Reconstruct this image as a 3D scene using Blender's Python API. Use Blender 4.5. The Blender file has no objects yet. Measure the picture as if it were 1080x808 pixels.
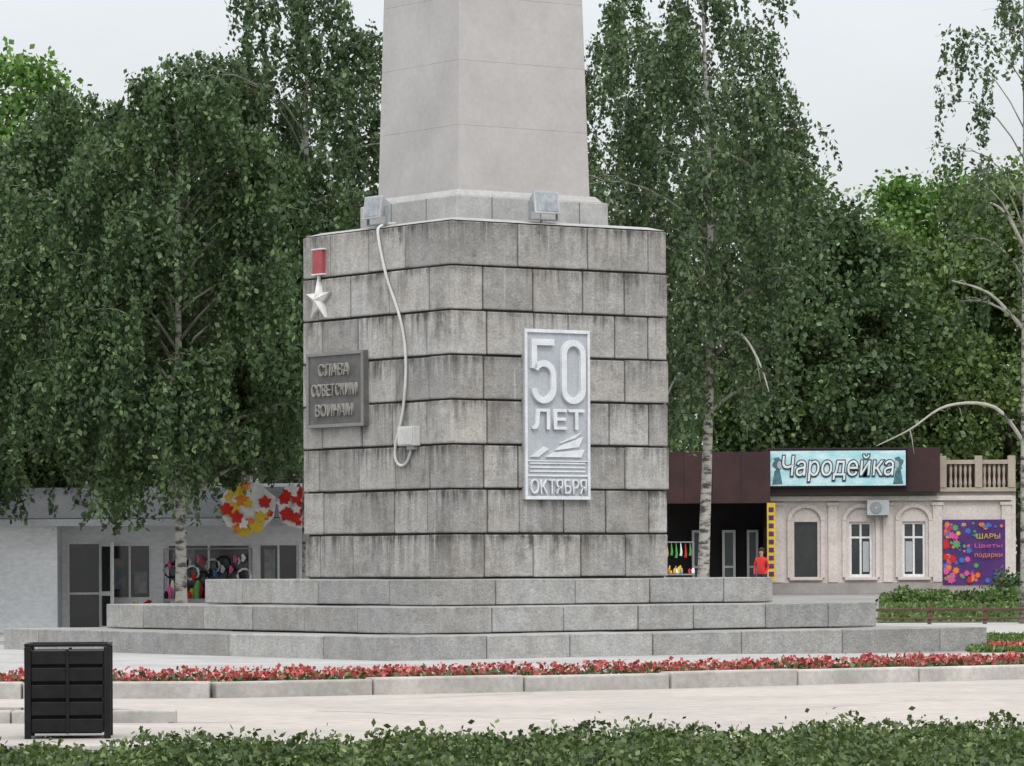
import bpy, math, random
import numpy as np
from mathutils import Matrix, Vector
random.seed(7); rng=np.random.default_rng(7)
scene=bpy.context.scene
COL=scene.collection
F=4356.0   # lens focal length expressed in photo pixels; eye height 1.6 m
def BX(px,d): return (px-540)/F*d          # bearing -> metres east at distance d
def BZ(py,d): return 1.6+(592-py)/F*d      # elevation -> metres height at distance d

# ------------------------------------------------------------------ materials
def newmat(name):
    m=bpy.data.materials.new(name); m.use_nodes=True
    nt=m.node_tree; nt.nodes.clear()
    out=nt.nodes.new('ShaderNodeOutputMaterial')
    return m,nt,out
def nd(nt,t,ins=None,**kw):
    n=nt.nodes.new(t)
    for k,v in kw.items(): setattr(n,k,v)
    if ins:
        for k,v in ins.items():
            if hasattr(v,'is_output') : nt.links.new(v,n.inputs[k])
            else: n.inputs[k].default_value=v
    return n
def math_(nt,op,a,b=0.0,clamp=False):
    return nd(nt,'ShaderNodeMath',{0:a,1:b},operation=op,use_clamp=clamp).outputs[0]
def rgb(c): return (c[0],c[1],c[2],1.0)
def mixc(nt,f,a,b,bt='MIX'):
    n=nt.nodes.new('ShaderNodeMix'); n.data_type='RGBA'; n.blend_type=bt
    for s,v in ((n.inputs[0],f),(n.inputs[6],a),(n.inputs[7],b)):
        if hasattr(v,'is_output'): nt.links.new(v,s)
        else: s.default_value=v
    return n.outputs[2]
def coords(nt,scale=(1,1,1),loc=(0,0,0)):
    tc=nd(nt,'ShaderNodeTexCoord')
    mp=nd(nt,'ShaderNodeMapping',{'Vector':tc.outputs['Object'],'Scale':scale,'Location':loc})
    return mp.outputs[0]
def noise(nt,vec,sc,det=6,rough=.6):
    return nd(nt,'ShaderNodeTexNoise',{'Vector':vec,'Scale':sc,'Detail':det,'Roughness':rough}).outputs[0]
def mrange(nt,v,a,b,c,d):
    return nd(nt,'ShaderNodeMapRange',{'Value':v,'From Min':a,'From Max':b,'To Min':c,'To Max':d}).outputs[0]
def surf(name,c1,c2=None,sc=3.0,rough=.85,bump=.0,bsc=40,island=0.0,spec=.3,metal=0.0,fine=.12,stretch=(1,1,1)):
    m,nt,out=newmat(name)
    if c2 is None: c2=tuple(x*.8 for x in c1)
    v=coords(nt,stretch)
    f=mrange(nt,noise(nt,v,sc),.35,.65,0,1)
    c=mixc(nt,f,rgb(c1),rgb(c2))
    g=mrange(nt,noise(nt,v,sc*12,3),.3,.7,1-fine,1+fine)
    if island>0:
        r=nd(nt,'ShaderNodeNewGeometry').outputs['Random Per Island']
        g=math_(nt,'MULTIPLY',g,mrange(nt,r,0,1,1-island,1+island))
    vm=nd(nt,'ShaderNodeVectorMath',{0:c},operation='SCALE'); nt.links.new(g,vm.inputs['Scale'])
    b=nd(nt,'ShaderNodeBsdfPrincipled',{'Base Color':vm.outputs[0],'Roughness':rough,'Metallic':metal,'Specular IOR Level':spec})
    if bump>0:
        bp=nd(nt,'ShaderNodeBump',{'Height':noise(nt,v,bsc,5,.7),'Strength':bump,'Distance':.02})
        nt.links.new(bp.outputs[0],b.inputs['Normal'])
    nt.links.new(b.outputs[0],out.inputs[0]); return m
ROW0=1.31; ROWH=(7.46-1.31)/8
def pedestal_mat(name,base,dark,amount=1.0,step=False):
    m,nt,out=newmat(name)
    tc=nd(nt,'ShaderNodeTexCoord').outputs['Object']
    sep=nd(nt,'ShaderNodeSeparateXYZ',{0:tc})
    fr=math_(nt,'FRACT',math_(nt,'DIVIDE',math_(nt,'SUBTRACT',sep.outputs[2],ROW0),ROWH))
    if step: fr=math_(nt,'FRACT',math_(nt,'DIVIDE',sep.outputs[2],.4367))
    mp=nd(nt,'ShaderNodeMapping',{'Vector':tc,'Scale':(5,5,.55)}).outputs[0]
    st=mrange(nt,noise(nt,mp,1.6,5,.65),.40,.62,0,1)
    st2=mrange(nt,noise(nt,tc,.7,3,.6),.34,.58,.25,1)
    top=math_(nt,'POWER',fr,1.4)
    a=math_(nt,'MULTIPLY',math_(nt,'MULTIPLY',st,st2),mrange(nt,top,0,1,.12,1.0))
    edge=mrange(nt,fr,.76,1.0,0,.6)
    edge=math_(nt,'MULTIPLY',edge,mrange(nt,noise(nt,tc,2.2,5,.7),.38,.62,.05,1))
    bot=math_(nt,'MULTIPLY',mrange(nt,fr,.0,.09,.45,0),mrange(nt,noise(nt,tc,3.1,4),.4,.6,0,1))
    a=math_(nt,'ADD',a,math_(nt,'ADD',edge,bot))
    # blotchy weathering independent of the coursing
    bl=mrange(nt,noise(nt,tc,1.7,6,.72),.52,.68,0,.42)
    a=math_(nt,'ADD',a,bl)
    a=math_(nt,'MULTIPLY',a,amount,True)
    r=nd(nt,'ShaderNodeNewGeometry').outputs['Random Per Island']
    hue=mixc(nt,mrange(nt,noise(nt,tc,.9,4),.35,.65,0,1),rgb(base),rgb((base[0]*.98,base[1]*.94,base[2]*.89)))
    g=math_(nt,'MULTIPLY',mrange(nt,r,0,1,.80,1.18),mrange(nt,noise(nt,tc,28,5,.75),.3,.7,.74,1.24))
    g=math_(nt,'MULTIPLY',g,mrange(nt,noise(nt,tc,4.5,4,.6),.3,.7,.84,1.14))
    vm=nd(nt,'ShaderNodeVectorMath',{0:hue},operation='SCALE'); nt.links.new(g,vm.inputs['Scale'])
    c=mixc(nt,a,vm.outputs[0],rgb(dark))
    lm=nd(nt,'ShaderNodeMapping',{'Vector':tc,'Scale':(9,9,.5),'Location':(3,1,4)}).outputs[0]
    l=mrange(nt,noise(nt,lm,1.2,3,.5),.63,.73,0,.5*amount)
    c=mixc(nt,l,c,rgb((.48,.475,.46)))
    b=nd(nt,'ShaderNodeBsdfPrincipled',{'Base Color':c,'Roughness':.9,'Specular IOR Level':.2})
    bp=nd(nt,'ShaderNodeBump',{'Height':noise(nt,tc,16,6,.75),'Strength':.9,'Distance':.045})
    nt.links.new(bp.outputs[0],b.inputs['Normal'])
    nt.links.new(b.outputs[0],out.inputs[0]); return m
def leafmat(name,c1,c2,c3=None,sc=.55,trans=.3):
    m,nt,out=newmat(name)
    g=nd(nt,'ShaderNodeNewGeometry')
    tc=nd(nt,'ShaderNodeTexCoord').outputs['Object']
    f=mrange(nt,noise(nt,tc,sc,3),.35,.65,0,1)
    c=mixc(nt,f,rgb(c1),rgb(c2))
    if c3: c=mixc(nt,mrange(nt,g.outputs['Random Per Island'],.78,1,0,.85),c,rgb(c3))
    vm=nd(nt,'ShaderNodeVectorMath',{0:c},operation='SCALE')
    big=mrange(nt,noise(nt,tc,sc*2.4,3),.35,.65,.72,1.22)
    nt.links.new(math_(nt,'MULTIPLY',big,mrange(nt,g.outputs['Random Per Island'],0,1,.55,1.4)),vm.inputs['Scale'])
    d=nd(nt,'ShaderNodeBsdfDiffuse',{'Color':vm.outputs[0]})
    t=nd(nt,'ShaderNodeBsdfTranslucent',{'Color':vm.outputs[0]})
    gl=nd(nt,'ShaderNodeBsdfGlossy',{'Color':(.9,.95,1,1),'Roughness':.5})
    mx=nd(nt,'ShaderNodeMixShader',{0:trans,1:d.outputs[0],2:t.outputs[0]})
    m2=nd(nt,'ShaderNodeMixShader',{0:.03,1:mx.outputs[0],2:gl.outputs[0]})
    nt.links.new(m2.outputs[0],out.inputs[0]); return m

M_ped=pedestal_mat('pedestal_granite',(.40,.393,.382),(.095,.09,.083),1.0)
M_step=pedestal_mat('step_granite',(.395,.395,.39),(.17,.167,.16),.45,True)
M_mortar=surf('dark_joint',(.045,.043,.04))
M_shaft=surf('shaft_granite',(.42,.40,.386),(.355,.338,.33),.8,.6,.12,30,.03,fine=.05)
M_cap=surf('cap_granite',(.41,.405,.395),(.31,.305,.295),1.5,.8,.3,25,.06)
M_panel=surf('panel_light',(.41,.43,.46),(.35,.37,.40),2.5,.6,.15)
M_letter=surf('letter_white',(.66,.68,.70),(.55,.57,.59),4,.5)
M_plaque=surf('plaque_grey',(.13,.126,.122),(.085,.083,.08),4,.6,.3)
M_plaqueL=surf('plaque_letters',(.33,.32,.285),(.19,.185,.17),6,.6)
M_red=surf('red_enamel',(.38,.07,.08),(.28,.06,.06),5,.5)
M_star=surf('star_metal',(.70,.69,.68),(.5,.49,.47),6,.45)
M_white=surf('white_paint',(.74,.74,.73),(.64,.64,.63),1.2,.6)
M_wall=surf('white_panel_wall',(.72,.74,.76),(.63,.65,.67),.5,.6,stretch=(1,1,2))
M_lgrey=surf('light_grey_metal',(.42,.44,.46),(.34,.36,.38),1.4,.5)
M_lamp=surf('lamp_grey_paint',(.44,.46,.48),(.32,.34,.35),4,.5)
M_grey=surf('grey_metal',(.27,.28,.29),(.2,.21,.22),2,.5)
M_roofgrey=surf('roof_metal',(.30,.31,.33),(.22,.23,.25),.8,.6,stretch=(1,1,3))
M_cable=surf('cable_pvc',(.56,.56,.54))
M_black=surf('black_plastic',(.005,.005,.0055),(.011,.011,.012),6,.55,.2,spec=.2)
M_kerb=surf('kerb_concrete',(.47,.45,.42),(.32,.305,.285),1.1,.9,.4,30,.12)
M_apron=surf('apron_paving',(.39,.385,.375),(.30,.295,.285),.6,.9,.3,30)
M_road=surf('road_surface',(.42,.375,.34),(.34,.308,.282),.35,.92,.25,60,fine=.12)
M_pave=surf('plaza_asphalt',(.27,.26,.25),(.2,.195,.19),.3,.9,.2,50)
M_soil=surf('soil',(.085,.062,.045),(.05,.04,.03),3,.95,.5,20)
M_lawn=surf('lawn',(.075,.12,.035),(.05,.085,.025),.8,.95,.6,25,fine=.4)
M_maroon=surf('maroon_cladding',(.055,.024,.024),(.035,.017,.018),1,.5)
M_cream=surf('cream_stucco',(.64,.575,.545),(.52,.465,.435),.8,.85,.15,20)
M_creamd=surf('beige_stone',(.42,.36,.30),(.33,.28,.23),1.5,.85,.2,20)
M_plinth=surf('plinth_render',(.36,.33,.31),(.28,.26,.24),1.5,.85)
M_glass=surf('dark_glass',(.02,.024,.026),(.035,.04,.04),1.0,.12,spec=.6)
M_dark=surf('shop_interior',(.02,.018,.018),(.03,.025,.025),1,.8)
M_wood=surf('fence_wood',(.13,.075,.055),(.09,.05,.04),5,.8,stretch=(1,1,.3),island=.2)
M_yel=surf('yellow_sign',(.65,.45,.04)); M_org=surf('orange_print',(.7,.2,.03)); M_pink=surf('pink_print',(.65,.1,.3))
M_purple=surf('purple_print',(.09,.03,.16),(.05,.02,.12),1.2,.5); M_blue=surf('blue_print',(.05,.16,.45)); M_green=surf('green_print',(.08,.35,.1))
M_redp=surf('red_print',(.55,.03,.02)); 
M_signbg=surf('sign_board_print',(.30,.60,.66),(.62,.76,.78),1.6,.4,stretch=(1,1,2))
M_puddle=surf('puddle_water',(.03,.03,.03),rough=.05,spec=.5)
def birch_bark():
    m,nt,out=newmat('birch_bark')
    tc=nd(nt,'ShaderNodeTexCoord').outputs['Object']
    v=nd(nt,'ShaderNodeMapping',{'Vector':tc,'Scale':(2,2,6)}).outputs[0]
    f=mrange(nt,noise(nt,v,1.3,4,.7),.47,.60,0,1)
    c=mixc(nt,f,rgb((.36,.35,.31)),rgb((.05,.045,.04)))
    b=nd(nt,'ShaderNodeBsdfPrincipled',{'Base Color':c,'Roughness':.8})
    nt.links.new(b.outputs[0],out.inputs[0]); return m
M_bark=birch_bark()
M_limb=surf('birch_limb_bark',(.30,.29,.25),(.16,.15,.12),3,.8)
M_dead=surf('dead_branch',(.42,.41,.36),(.3,.29,.25))
M_bark2=surf('brown_bark',(.10,.085,.07),(.06,.05,.04),3,.9,.4,15)
L_birch=leafmat('birch_leaves',(.050,.092,.030),(.08,.132,.042),(.145,.205,.08))
L_birch2=leafmat('birch_leaves_grey',(.056,.10,.036),(.09,.14,.053),(.17,.22,.105))
L_bright=leafmat('bright_leaves',(.085,.19,.03),(.13,.24,.045),(.18,.28,.07))
L_yel=leafmat('maple_leaves',(.082,.145,.033),(.125,.19,.048),(.18,.245,.075))
L_far=leafmat('distant_leaves',(.038,.072,.03),(.06,.10,.037),(.09,.14,.055),.25,.2)
L_hedge=leafmat('hedge_leaves',(.048,.088,.022),(.095,.14,.037),(.18,.21,.08),1.5)
L_flower=leafmat('red_petals',(.42,.045,.045),(.50,.10,.09),(.60,.25,.22),2.0)

# ------------------------------------------------------------------ mesh helpers
class MB:
    def __init__(s): s.v=[];s.f=[];s.m=[]
    def box(s,x0,x1,y0,y1,z0,z1,mi=0,M=None):
        b=len(s.v)
        pts=[(x0,y0,z0),(x1,y0,z0),(x1,y1,z0),(x0,y1,z0),(x0,y0,z1),(x1,y0,z1),(x1,y1,z1),(x0,y1,z1)]
        if M is not None: pts=[tuple(M@Vector(p)) for p in pts]
        s.v+=pts
        for f in ((0,3,2,1),(4,5,6,7),(0,1,5,4),(1,2,6,5),(2,3,7,6),(3,0,4,7)):
            s.f.append(tuple(b+i for i in f)); s.m.append(mi)
    def frustum(s,hx0,hy0,z0,hx1,hy1,z1,mi=0,cx=0,cy=0):
        b=len(s.v)
        s.v+=[(cx+a*hx0,cy+c*hy0,z0) for a,c in ((-1,-1),(1,-1),(1,1),(-1,1))]+[(cx+a*hx1,cy+c*hy1,z1) for a,c in ((-1,-1),(1,-1),(1,1),(-1,1))]
        for f in ((0,3,2,1),(4,5,6,7),(0,1,5,4),(1,2,6,5),(2,3,7,6),(3,0,4,7)):
            s.f.append(tuple(b+i for i in f)); s.m.append(mi)
    def tube(s,pts,rad,n=7,mi=0):
        b=len(s.v); P=[Vector(p) for p in pts]
        for i,p in enumerate(P):
            d=(P[min(i+1,len(P)-1)]-P[max(i-1,0)]).normalized()
            u=d.orthogonal().normalized() if abs(d.z)<.9 else Vector((1,0,0))
            u=(u-d*u.dot(d)).normalized(); w=d.cross(u)
            for k in range(n):
                a=2*math.pi*k/n
                s.v.append(tuple(p+(u*math.cos(a)+w*math.sin(a))*rad[i]))
        for i in range(len(P)-1):
            for k in range(n):
                s.f.append((b+i*n+k,b+i*n+(k+1)%n,b+(i+1)*n+(k+1)%n,b+(i+1)*n+k)); s.m.append(mi)
        s.f.append(tuple(b+k for k in range(n))[::-1]); s.m.append(mi)
        s.f.append(tuple(b+(len(P)-1)*n+k for k in range(n))); s.m.append(mi)
    def prism(s,poly,z0,z1,mi=0,M=None):
        b=len(s.v); n=len(poly)
        pts=[(x,y,z0) for x,y in poly]+[(x,y,z1) for x,y in poly]
        if M is not None: pts=[tuple(M@Vector(p)) for p in pts]
        s.v+=pts
        s.f.append(tuple(b+n-1-i for i in range(n))); s.m.append(mi)
        s.f.append(tuple(b+n+i for i in range(n))); s.m.append(mi)
        for i in range(n):
            j=(i+1)%n; s.f.append((b+i,b+j,b+n+j,b+n+i)); s.m.append(mi)
    def obj(s,name,mats,parent=None,bevel=0,smooth=False,loc=None,rotz=0,seg=2):
        me=bpy.data.meshes.new(name); me.from_pydata(s.v,[],s.f)
        for m in mats: me.materials.append(m)
        me.polygons.foreach_set('material_index',s.m)
        if smooth: me.polygons.foreach_set('use_smooth',[True]*len(s.f))
        me.update()
        o=bpy.data.objects.new(name,me); COL.objects.link(o)
        if parent: o.parent=parent
        if loc: o.location=loc
        o.rotation_euler[2]=rotz
        if bevel:
            bm=o.modifiers.new('bevel','BEVEL'); bm.width=bevel; bm.segments=seg; bm.limit_method='ANGLE'
        return o
def empty(name,loc=(0,0,0),rotz=0):
    e=bpy.data.objects.new(name,None); COL.objects.link(e); e.location=loc; e.rotation_euler[2]=rotz; return e
def frame(o,right,out):
    r=Vector(right); u=Vector((0,0,1)); n=Vector(out)
    return Matrix(((r.x,u.x,n.x,o[0]),(r.y,u.y,n.y,o[1]),(r.z,u.z,n.z,o[2]),(0,0,0,1)))
def text(name,body,w,h,depth,mat,M,parent=None,bold=0.0,fit=True,shear=0):
    cu=bpy.data.curves.new(name,'FONT'); cu.body=body; cu.align_x='CENTER'; cu.size=1; cu.extrude=.5; cu.offset=bold; cu.shear=shear; cu.resolution_u=4
    t=bpy.data.objects.new(name,cu); COL.objects.link(t)
    dg=bpy.context.evaluated_depsgraph_get(); dg.update()
    me=bpy.data.meshes.new_from_object(t.evaluated_get(dg))
    bpy.data.objects.remove(t)
    co=np.empty(len(me.vertices)*3); me.vertices.foreach_get('co',co); co=co.reshape(-1,3)
    mn=co.min(0); mx=co.max(0); c=(mn+mx)/2; sz=mx-mn
    co=(co-c)/sz*np.array([w,h,depth])
    me.vertices.foreach_set('co',co.ravel()); me.update()
    me.materials.clear(); me.materials.append(mat)
    o=bpy.data.objects.new(name,me); COL.objects.link(o)
    if parent: o.parent=parent
    o.matrix_local=M; return o
def leaves(name,P,size,mat,hang=0.0,el=1.6,parent=None,r=rng):
    n=len(P); a=r.normal(size=(n,3)); a/=np.linalg.norm(a,axis=1)[:,None]
    a=a*(1-hang)+np.array([0,0,-1])*hang; a/=np.linalg.norm(a,axis=1)[:,None]
    b=np.cross(a,r.normal(size=(n,3))); b/=np.linalg.norm(b,axis=1)[:,None]
    s=np.asarray(size).reshape(-1,1)*r.uniform(.5,1.4,(n,1))
    V=np.stack([P-a*s*el/2,P+b*s/2,P+a*s*el/2,P-b*s/2],1).reshape(-1,3)
    me=bpy.data.meshes.new(name); me.vertices.add(4*n); me.loops.add(4*n); me.polygons.add(n)
    me.vertices.foreach_set('co',V.ravel().astype(np.float32))
    me.loops.foreach_set('vertex_index',np.arange(4*n,dtype=np.int32))
    me.polygons.foreach_set('loop_start',np.arange(0,4*n,4,dtype=np.int32))
    me.materials.append(mat); me.update(calc_edges=True)
    o=bpy.data.objects.new(name,me); COL.objects.link(o)
    if parent: o.parent=parent
    return o

# ------------------------------------------------------------------ ground
def ground_z(y): return float(np.interp(y,[0,100,150,3000],[0,0,.36,.36]))
g=MB()
ys=[-300,0,60,100,110,125,140,150,200,400,1000,3500]; xs=[-3000,-500,-60,0,60,500,3000]
for y in ys:
    for x in xs: g.v.append((x,y,ground_z(y)))
for j in range(len(ys)-1):
    for i in range(len(xs)-1):
        a=j*len(xs)+i; g.f.append((a,a+1,a+1+len(xs),a+len(xs))); g.m.append(0)
g.obj('ground',[M_pave])
kp=[(-14,49.4),(-8,48.9),(-3.55,48.7),(1.9,51.6),(6.9,55.2),(14,60.8)]
def sheet(name,poly,z,mat):
    b=MB(); b.v=[(x,y,(ground_z(y)+z)) for x,y in poly]; b.f=[tuple(range(len(poly)))]; b.m=[0]
    return b.obj(name,[mat])
sheet('road',[(-60,35.2),(60,35.2),(60,97),(14,60.8)]+[p for p in kp[::-1]][1:]+[(-60,52)],.004,M_road)
sheet('monument_apron',kp+[(14,69),(4,69),(-4,72),(-8,79),(-20,79),(-20,49.6)],.035,M_apron)
sheet('flower_bed_soil',kp+[(14,63.6),(6.9,57.8),(1.9,54.2),(-3.9,51.2),(-8,51.3),(-14,51.8)],.06,M_soil)
sheet('verge_soil',[(-12,20),(12,20),(12,36),(2,34.9),(-12,31.5)],.012,M_soil)
kb=MB()
for i in range(len(kp)-1):
    a=Vector((*kp[i],0)); b=Vector((*kp[i+1],0)); L=(b-a).length; d=(b-a)/L; n=max(1,round(L/2.2)); 
    for k in range(n):
        M=Matrix.Translation(a+d*(L*k/n))@Matrix.Rotation(math.atan2(d.y,d.x)+random.uniform(-.004,.004),4,'Z')
        kb.box(.01,L/n-.012,-.14,.14,-.05,.20+random.uniform(-.012,.012),0,M)
kb.obj('bed_kerb',[M_kerb],bevel=.025)
kb=MB()
x=-9
while x<-3.6:
    kb.box(x,min(x+1.0,-3.35)-.012,41.2+random.uniform(-.02,.02),41.42,-.05,.13); x+=1.0
kb.obj('road_kerb',[M_kerb],bevel=.02)
kb=MB()
x=-12
for k in range(26):
    kb.box(x,x+.985,35.25,35.4,-.05,.05+random.uniform(-.01,.01)); x+=1.0
kb.obj('verge_kerb',[M_kerb],bevel=.012)
pd=[]
for k in range(24):
    a=2*math.pi*k/24; r=1+.25*math.sin(3*a+1)+.12*math.sin(5*a)
    pd.append((-5.35+1.0*r*math.cos(a),44.3+1.3*r*math.sin(a)))
sheet('puddle',pd,.009,M_puddle)
cr_=MB(); rd=random.Random(2)
for k in range(7):
    x=rd.uniform(-6,6); y=rd.uniform(36.5,47.5); a=rd.uniform(-.5,.5)
    for j in range(9):
        x2=x+.35*math.cos(a); y2=y+.35*math.sin(a)*1.6; w_=rd.uniform(.008,.02)
        bb=len(cr_.v); cr_.v+=[(x,y-w_,.009),(x2,y2-w_,.009),(x2,y2+w_,.009),(x,y+w_,.009)]; cr_.f.append((bb,bb+1,bb+2,bb+3)); cr_.m.append(0)
        x,y=x2,y2; a+=rd.uniform(-.6,.6)
cr_.obj('road_cracks',[surf('crack_fill',(.12,.11,.10))])
sheet('lawn',[(7.8,70),(30,70),(30,84),(8.6,84)],.012,M_lawn)
sheet('lawn',[(9.1,103),(60,103),(60,145),(12.9,145)],.012,M_lawn)
sheet('footpath',[(-30,84.5),(60,84.5),(60,102.5),(-30,102.5)],.008,surf('path_concrete',(.42,.40,.38),(.35,.33,.31),.4,.9))

# ------------------------------------------------------------------ monument
TH=math.radians(35.5); cx,cy=-.48,74.0; A=2.34
mon=empty('obelisk_monument',(cx,cy,0),TH)
def ring(mb,a,z0,z1,corner,nfill,depth,gap=.018,vgap=.02,jit=.012):
    def J(): return random.uniform(-jit,jit)
    for k in range(4):
        M=Matrix.Rotation(math.pi/2*k,4,'Z'); c=corner[k]; c2=corner[(k+1)%4]; j=J()
        mb.box(-a-j,-a+c-gap/2,-a-j*.9,-a+c-gap/2,z0+vgap/2,z1-vgap/2,0,M)
        n=nfill[k]; L=2*a-c-c2
        w=[random.uniform(.8,1.2) for _ in range(n)]; sw=sum(w); x=-a+c
        for q in w:
            l=L*q/sw; j=J(); mb.box(x+gap/2,x+l-gap/2,-a-j,-a+depth,z0+vgap/2+random.uniform(0,.01),z1-vgap/2-random.uniform(0,.01),0,M); x+=l
pb=MB()
for r in range(8):
    z0=ROW0+r*ROWH; z1=z0+ROWH
    if r==7: ring(pb,A,z0,z1,(1.42,.42,1.0,.9),(2,2,2,2),.5,gap=.022,vgap=.025)
    elif r%2==1: ring(pb,A,z0,z1,(.75,.42,1.0,.62),(4,4,4,3),.4,gap=.026,vgap=.028,jit=.018)
    else: ring(pb,A,z0,z1,(.68,.95,.6,.5),((3,4,3,3)[(r//2)%4],3,3,3),.4,gap=.026,vgap=.028,jit=.018)
pb.obj('pedestal_blocks',[M_ped],mon,bevel=.022)
co=MB(); co.frustum(A-.06,A-.06,.1,A-.06,A-.06,7.43); co.obj('pedestal_core',[M_mortar],mon)
ct=MB(); ct.frustum(A-.03,A-.03,7.465,A-.25,A-.25,7.53); ct.obj('pedestal_top',[M_cap],mon)
for i,(S,z0,z1,nf) in enumerate(((12.65,-.05,.42,(5,4,5,4)),(9.9,.42,.86,(5,3,4,4)),(7.3,.86,1.305,(3,2,3,2)))):
    sb=MB(); ring(sb,S/2,z0,z1,(1.9-.3*i,1.1,1.5,1.3),nf,1.42,gap=.02,vgap=.012,jit=.010)
    sb.obj('step_%d'%(i+1),[M_step],mon,bevel=.018)
    sc=MB(); sc.frustum(S/2-.04,S/2-.04,z0,S/2-.04,S/2-.04,z1-.02); sc.obj('step_core_%d'%(i+1),[M_mortar],mon)
pl=MB()
hx,hy=1.65,1.52
pl.frustum(hx,hy,7.50,hx,hy,7.98); pl.frustum(hx-.06,hy-.06,7.983,hx-.16,hy-.16,8.10)
pl.obj('shaft_plinth',[M_cap],mon,bevel=.02)
jt=MB()
for xx in (-.9,.15,1.0): jt.box(xx,xx+.02,-hy-.003,-hy+.05,7.51,7.97)
for yy in (-.6,.5): jt.box(-hx-.003,-hx+.05,yy,yy+.02,7.51,7.97)
jt.obj('plinth_joints',[surf('faint_joint',(.16,.155,.15))],mon)
sh=MB(); z=8.1; H0,H1=8.1,23.0
def hw(z): 
    t=(z-8.1)/3.4
    return 1.425-.083*t,1.265-.075*t
while z<H1-.01:
    z2=min(z+1.14,H1); a0=hw(z); a1=hw(z2-.001)
    sh.frustum(a0[0],a0[1],z,a1[0],a1[1],z2-.001); z=z2
a0=hw(H1); sh.frustum(a0[0],a0[1],H1,.05,.05,H1+1.3)
sh.obj('shaft',[M_shaft],mon,bevel=.004,seg=1)
def RF(t,z,out=0.0): return frame((-A+t,-A-out,z),(1,0,0),(0,-1,0))
def LF(t,z,out=0.0): return frame((-A-out,-A+t,z),(0,-1,0),(-1,0,0))
pn=empty('anniversary_panel',(cx,cy,0),TH)
b=MB(); Mp=RF(2.2,4.15,0)
b.box(-.70,.70,-1.48,1.48,-.04,.05,0,Mp)
for (x0,x1,y0,y1) in ((-.70,.70,1.42,1.48),(-.70,.70,-1.48,-1.42),(-.70,-.65,-1.419,1.419),(.65,.70,-1.419,1.419)): b.box(x0,x1,y0,y1,.0505,.085,1,Mp)
b.box(-.648,.648,-.82,-.80,.0505,.075,1,Mp); b.box(-.648,.648,-1.08,-1.05,.0505,.075,1,Mp)
b.obj('panel_board',[M_panel,M_letter],pn,bevel=.006)
def digit(poly,name):
    d=MB()
    for p in poly: d.prism(p,0,.07,0,Mp@Matrix.Translation((0,0,.0505)))
    d.obj(name,[M_letter],pn)
def arcband(cx_,cy_,rx,ry,th,a0,a1,n=14):
    out=[];
    for i in range(n):
        p=math.radians(a0+(a1-a0)*i/n); q=math.radians(a0+(a1-a0)*(i+1)/n)
        f=lambda a,k:(cx_+(rx-k)*math.cos(a),cy_+(ry-k)*math.sin(a))
        out.append([f(p,th),f(p,0),f(q,0),f(q,th)])
    return out
def rect(x0,x1,y0,y1): return [(x0,y0),(x1,y0),(x1,y1),(x0,y1)]
zero=arcband(.32,1.05,.26,.26,.11,0,180)+arcband(.32,.45,.26,.26,.11,180,360)+[rect(.06,.17,.451,1.049),rect(.47,.58,.451,1.049)]
digit(zero,'digit_zero')
five=[rect(-.58,-.10,1.20,1.31),rect(-.58,-.47,.80,1.199)]+arcband(-.32,.68,.26,.26,.11,0,150)+arcband(-.32,.45,.26,.26,.11,180,360)+[rect(-.17,-.06,.451,.68)]
digit(five,'digit_five')
text('word_years','ЛЕТ',1.12,.36,.05,M_letter,Mp@Matrix.Translation((0,-.08,.08)),pn,.015)
text('word_october','ОКТЯБРЯ',1.2,.26,.05,M_letter,Mp@Matrix.Translation((0,-1.25,.08)),pn,.0)
rl=MB()
for poly in ([(-.58,-.74),(-.42,-.74),(-.2,-.60),(-.30,-.56)],[(-.25,-.74),(.5,-.74),(.58,-.60),(-.1,-.66)],[(-.05,-.62),(.45,-.56),(.55,-.38),(.1,-.52)],[(.05,-.5),(.38,-.40),(.5,-.31),(.2,-.42)]):
    rl.prism(poly,.0505,.085,0,Mp)
for k in range(3): rl.box(-.6,.6,-1.0+.07*k,-.975+.07*k,.0505,.07,0,Mp)
rl.obj('ship_relief',[M_letter],pn)
pq=empty('memorial_plaque',(cx,cy,0),TH); Mq=LF(3.5,4.67,0)
b=MB(); b.box(-.92,.92,-.67,.67,-.04,.09,0,Mq)
for (x0,x1,y0,y1) in ((-.92,.92,.61,.67),(-.92,.92,-.67,-.61),(-.92,-.86,-.609,.609),(.86,.92,-.609,.609)): b.box(x0,x1,y0,y1,.0905,.12,1,Mq)
b.obj('plaque_board',[M_plaque,surf('plaque_rim',(.22,.215,.205))],pq,bevel=.006)
for s,yv,w in (('СЛАВА',.36,1.0),('СОВЕТСКИМ',0,1.45),('ВОИНАМ',-.36,1.2)):
    text('plaque_line',s,w,.22,.05,M_plaqueL,Mq@Matrix.Translation((0,yv,.11)),pq,0.0)
sm=empty('hero_star_medal',(cx,cy,0),TH); Ms=LF(4.10,6.3,.02)
b=MB(); c=[]
for k in range(10):
    a=math.pi/2+k*math.pi/5; r=.40 if k%2==0 else .15
    c.append((r*math.cos(a),r*math.sin(a)))
bb=len(b.v)
for z_ in (-.02,.05): b.v+=[tuple(Ms@Vector((x,y,z_))) for x,y in c]
b.v.append(tuple(Ms@Vector((0,0,.14))))
for k in range(10):
    b.f.append((bb+k,bb+(k+1)%10,bb+10+(k+1)%10,bb+10+k)); b.f.append((bb+10+k,bb+10+(k+1)%10,bb+20)); b.m+=[0,0]
b.obj('star',[M_star],sm)
b=MB(); Mr=LF(4.10,6.98,.02)
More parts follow.
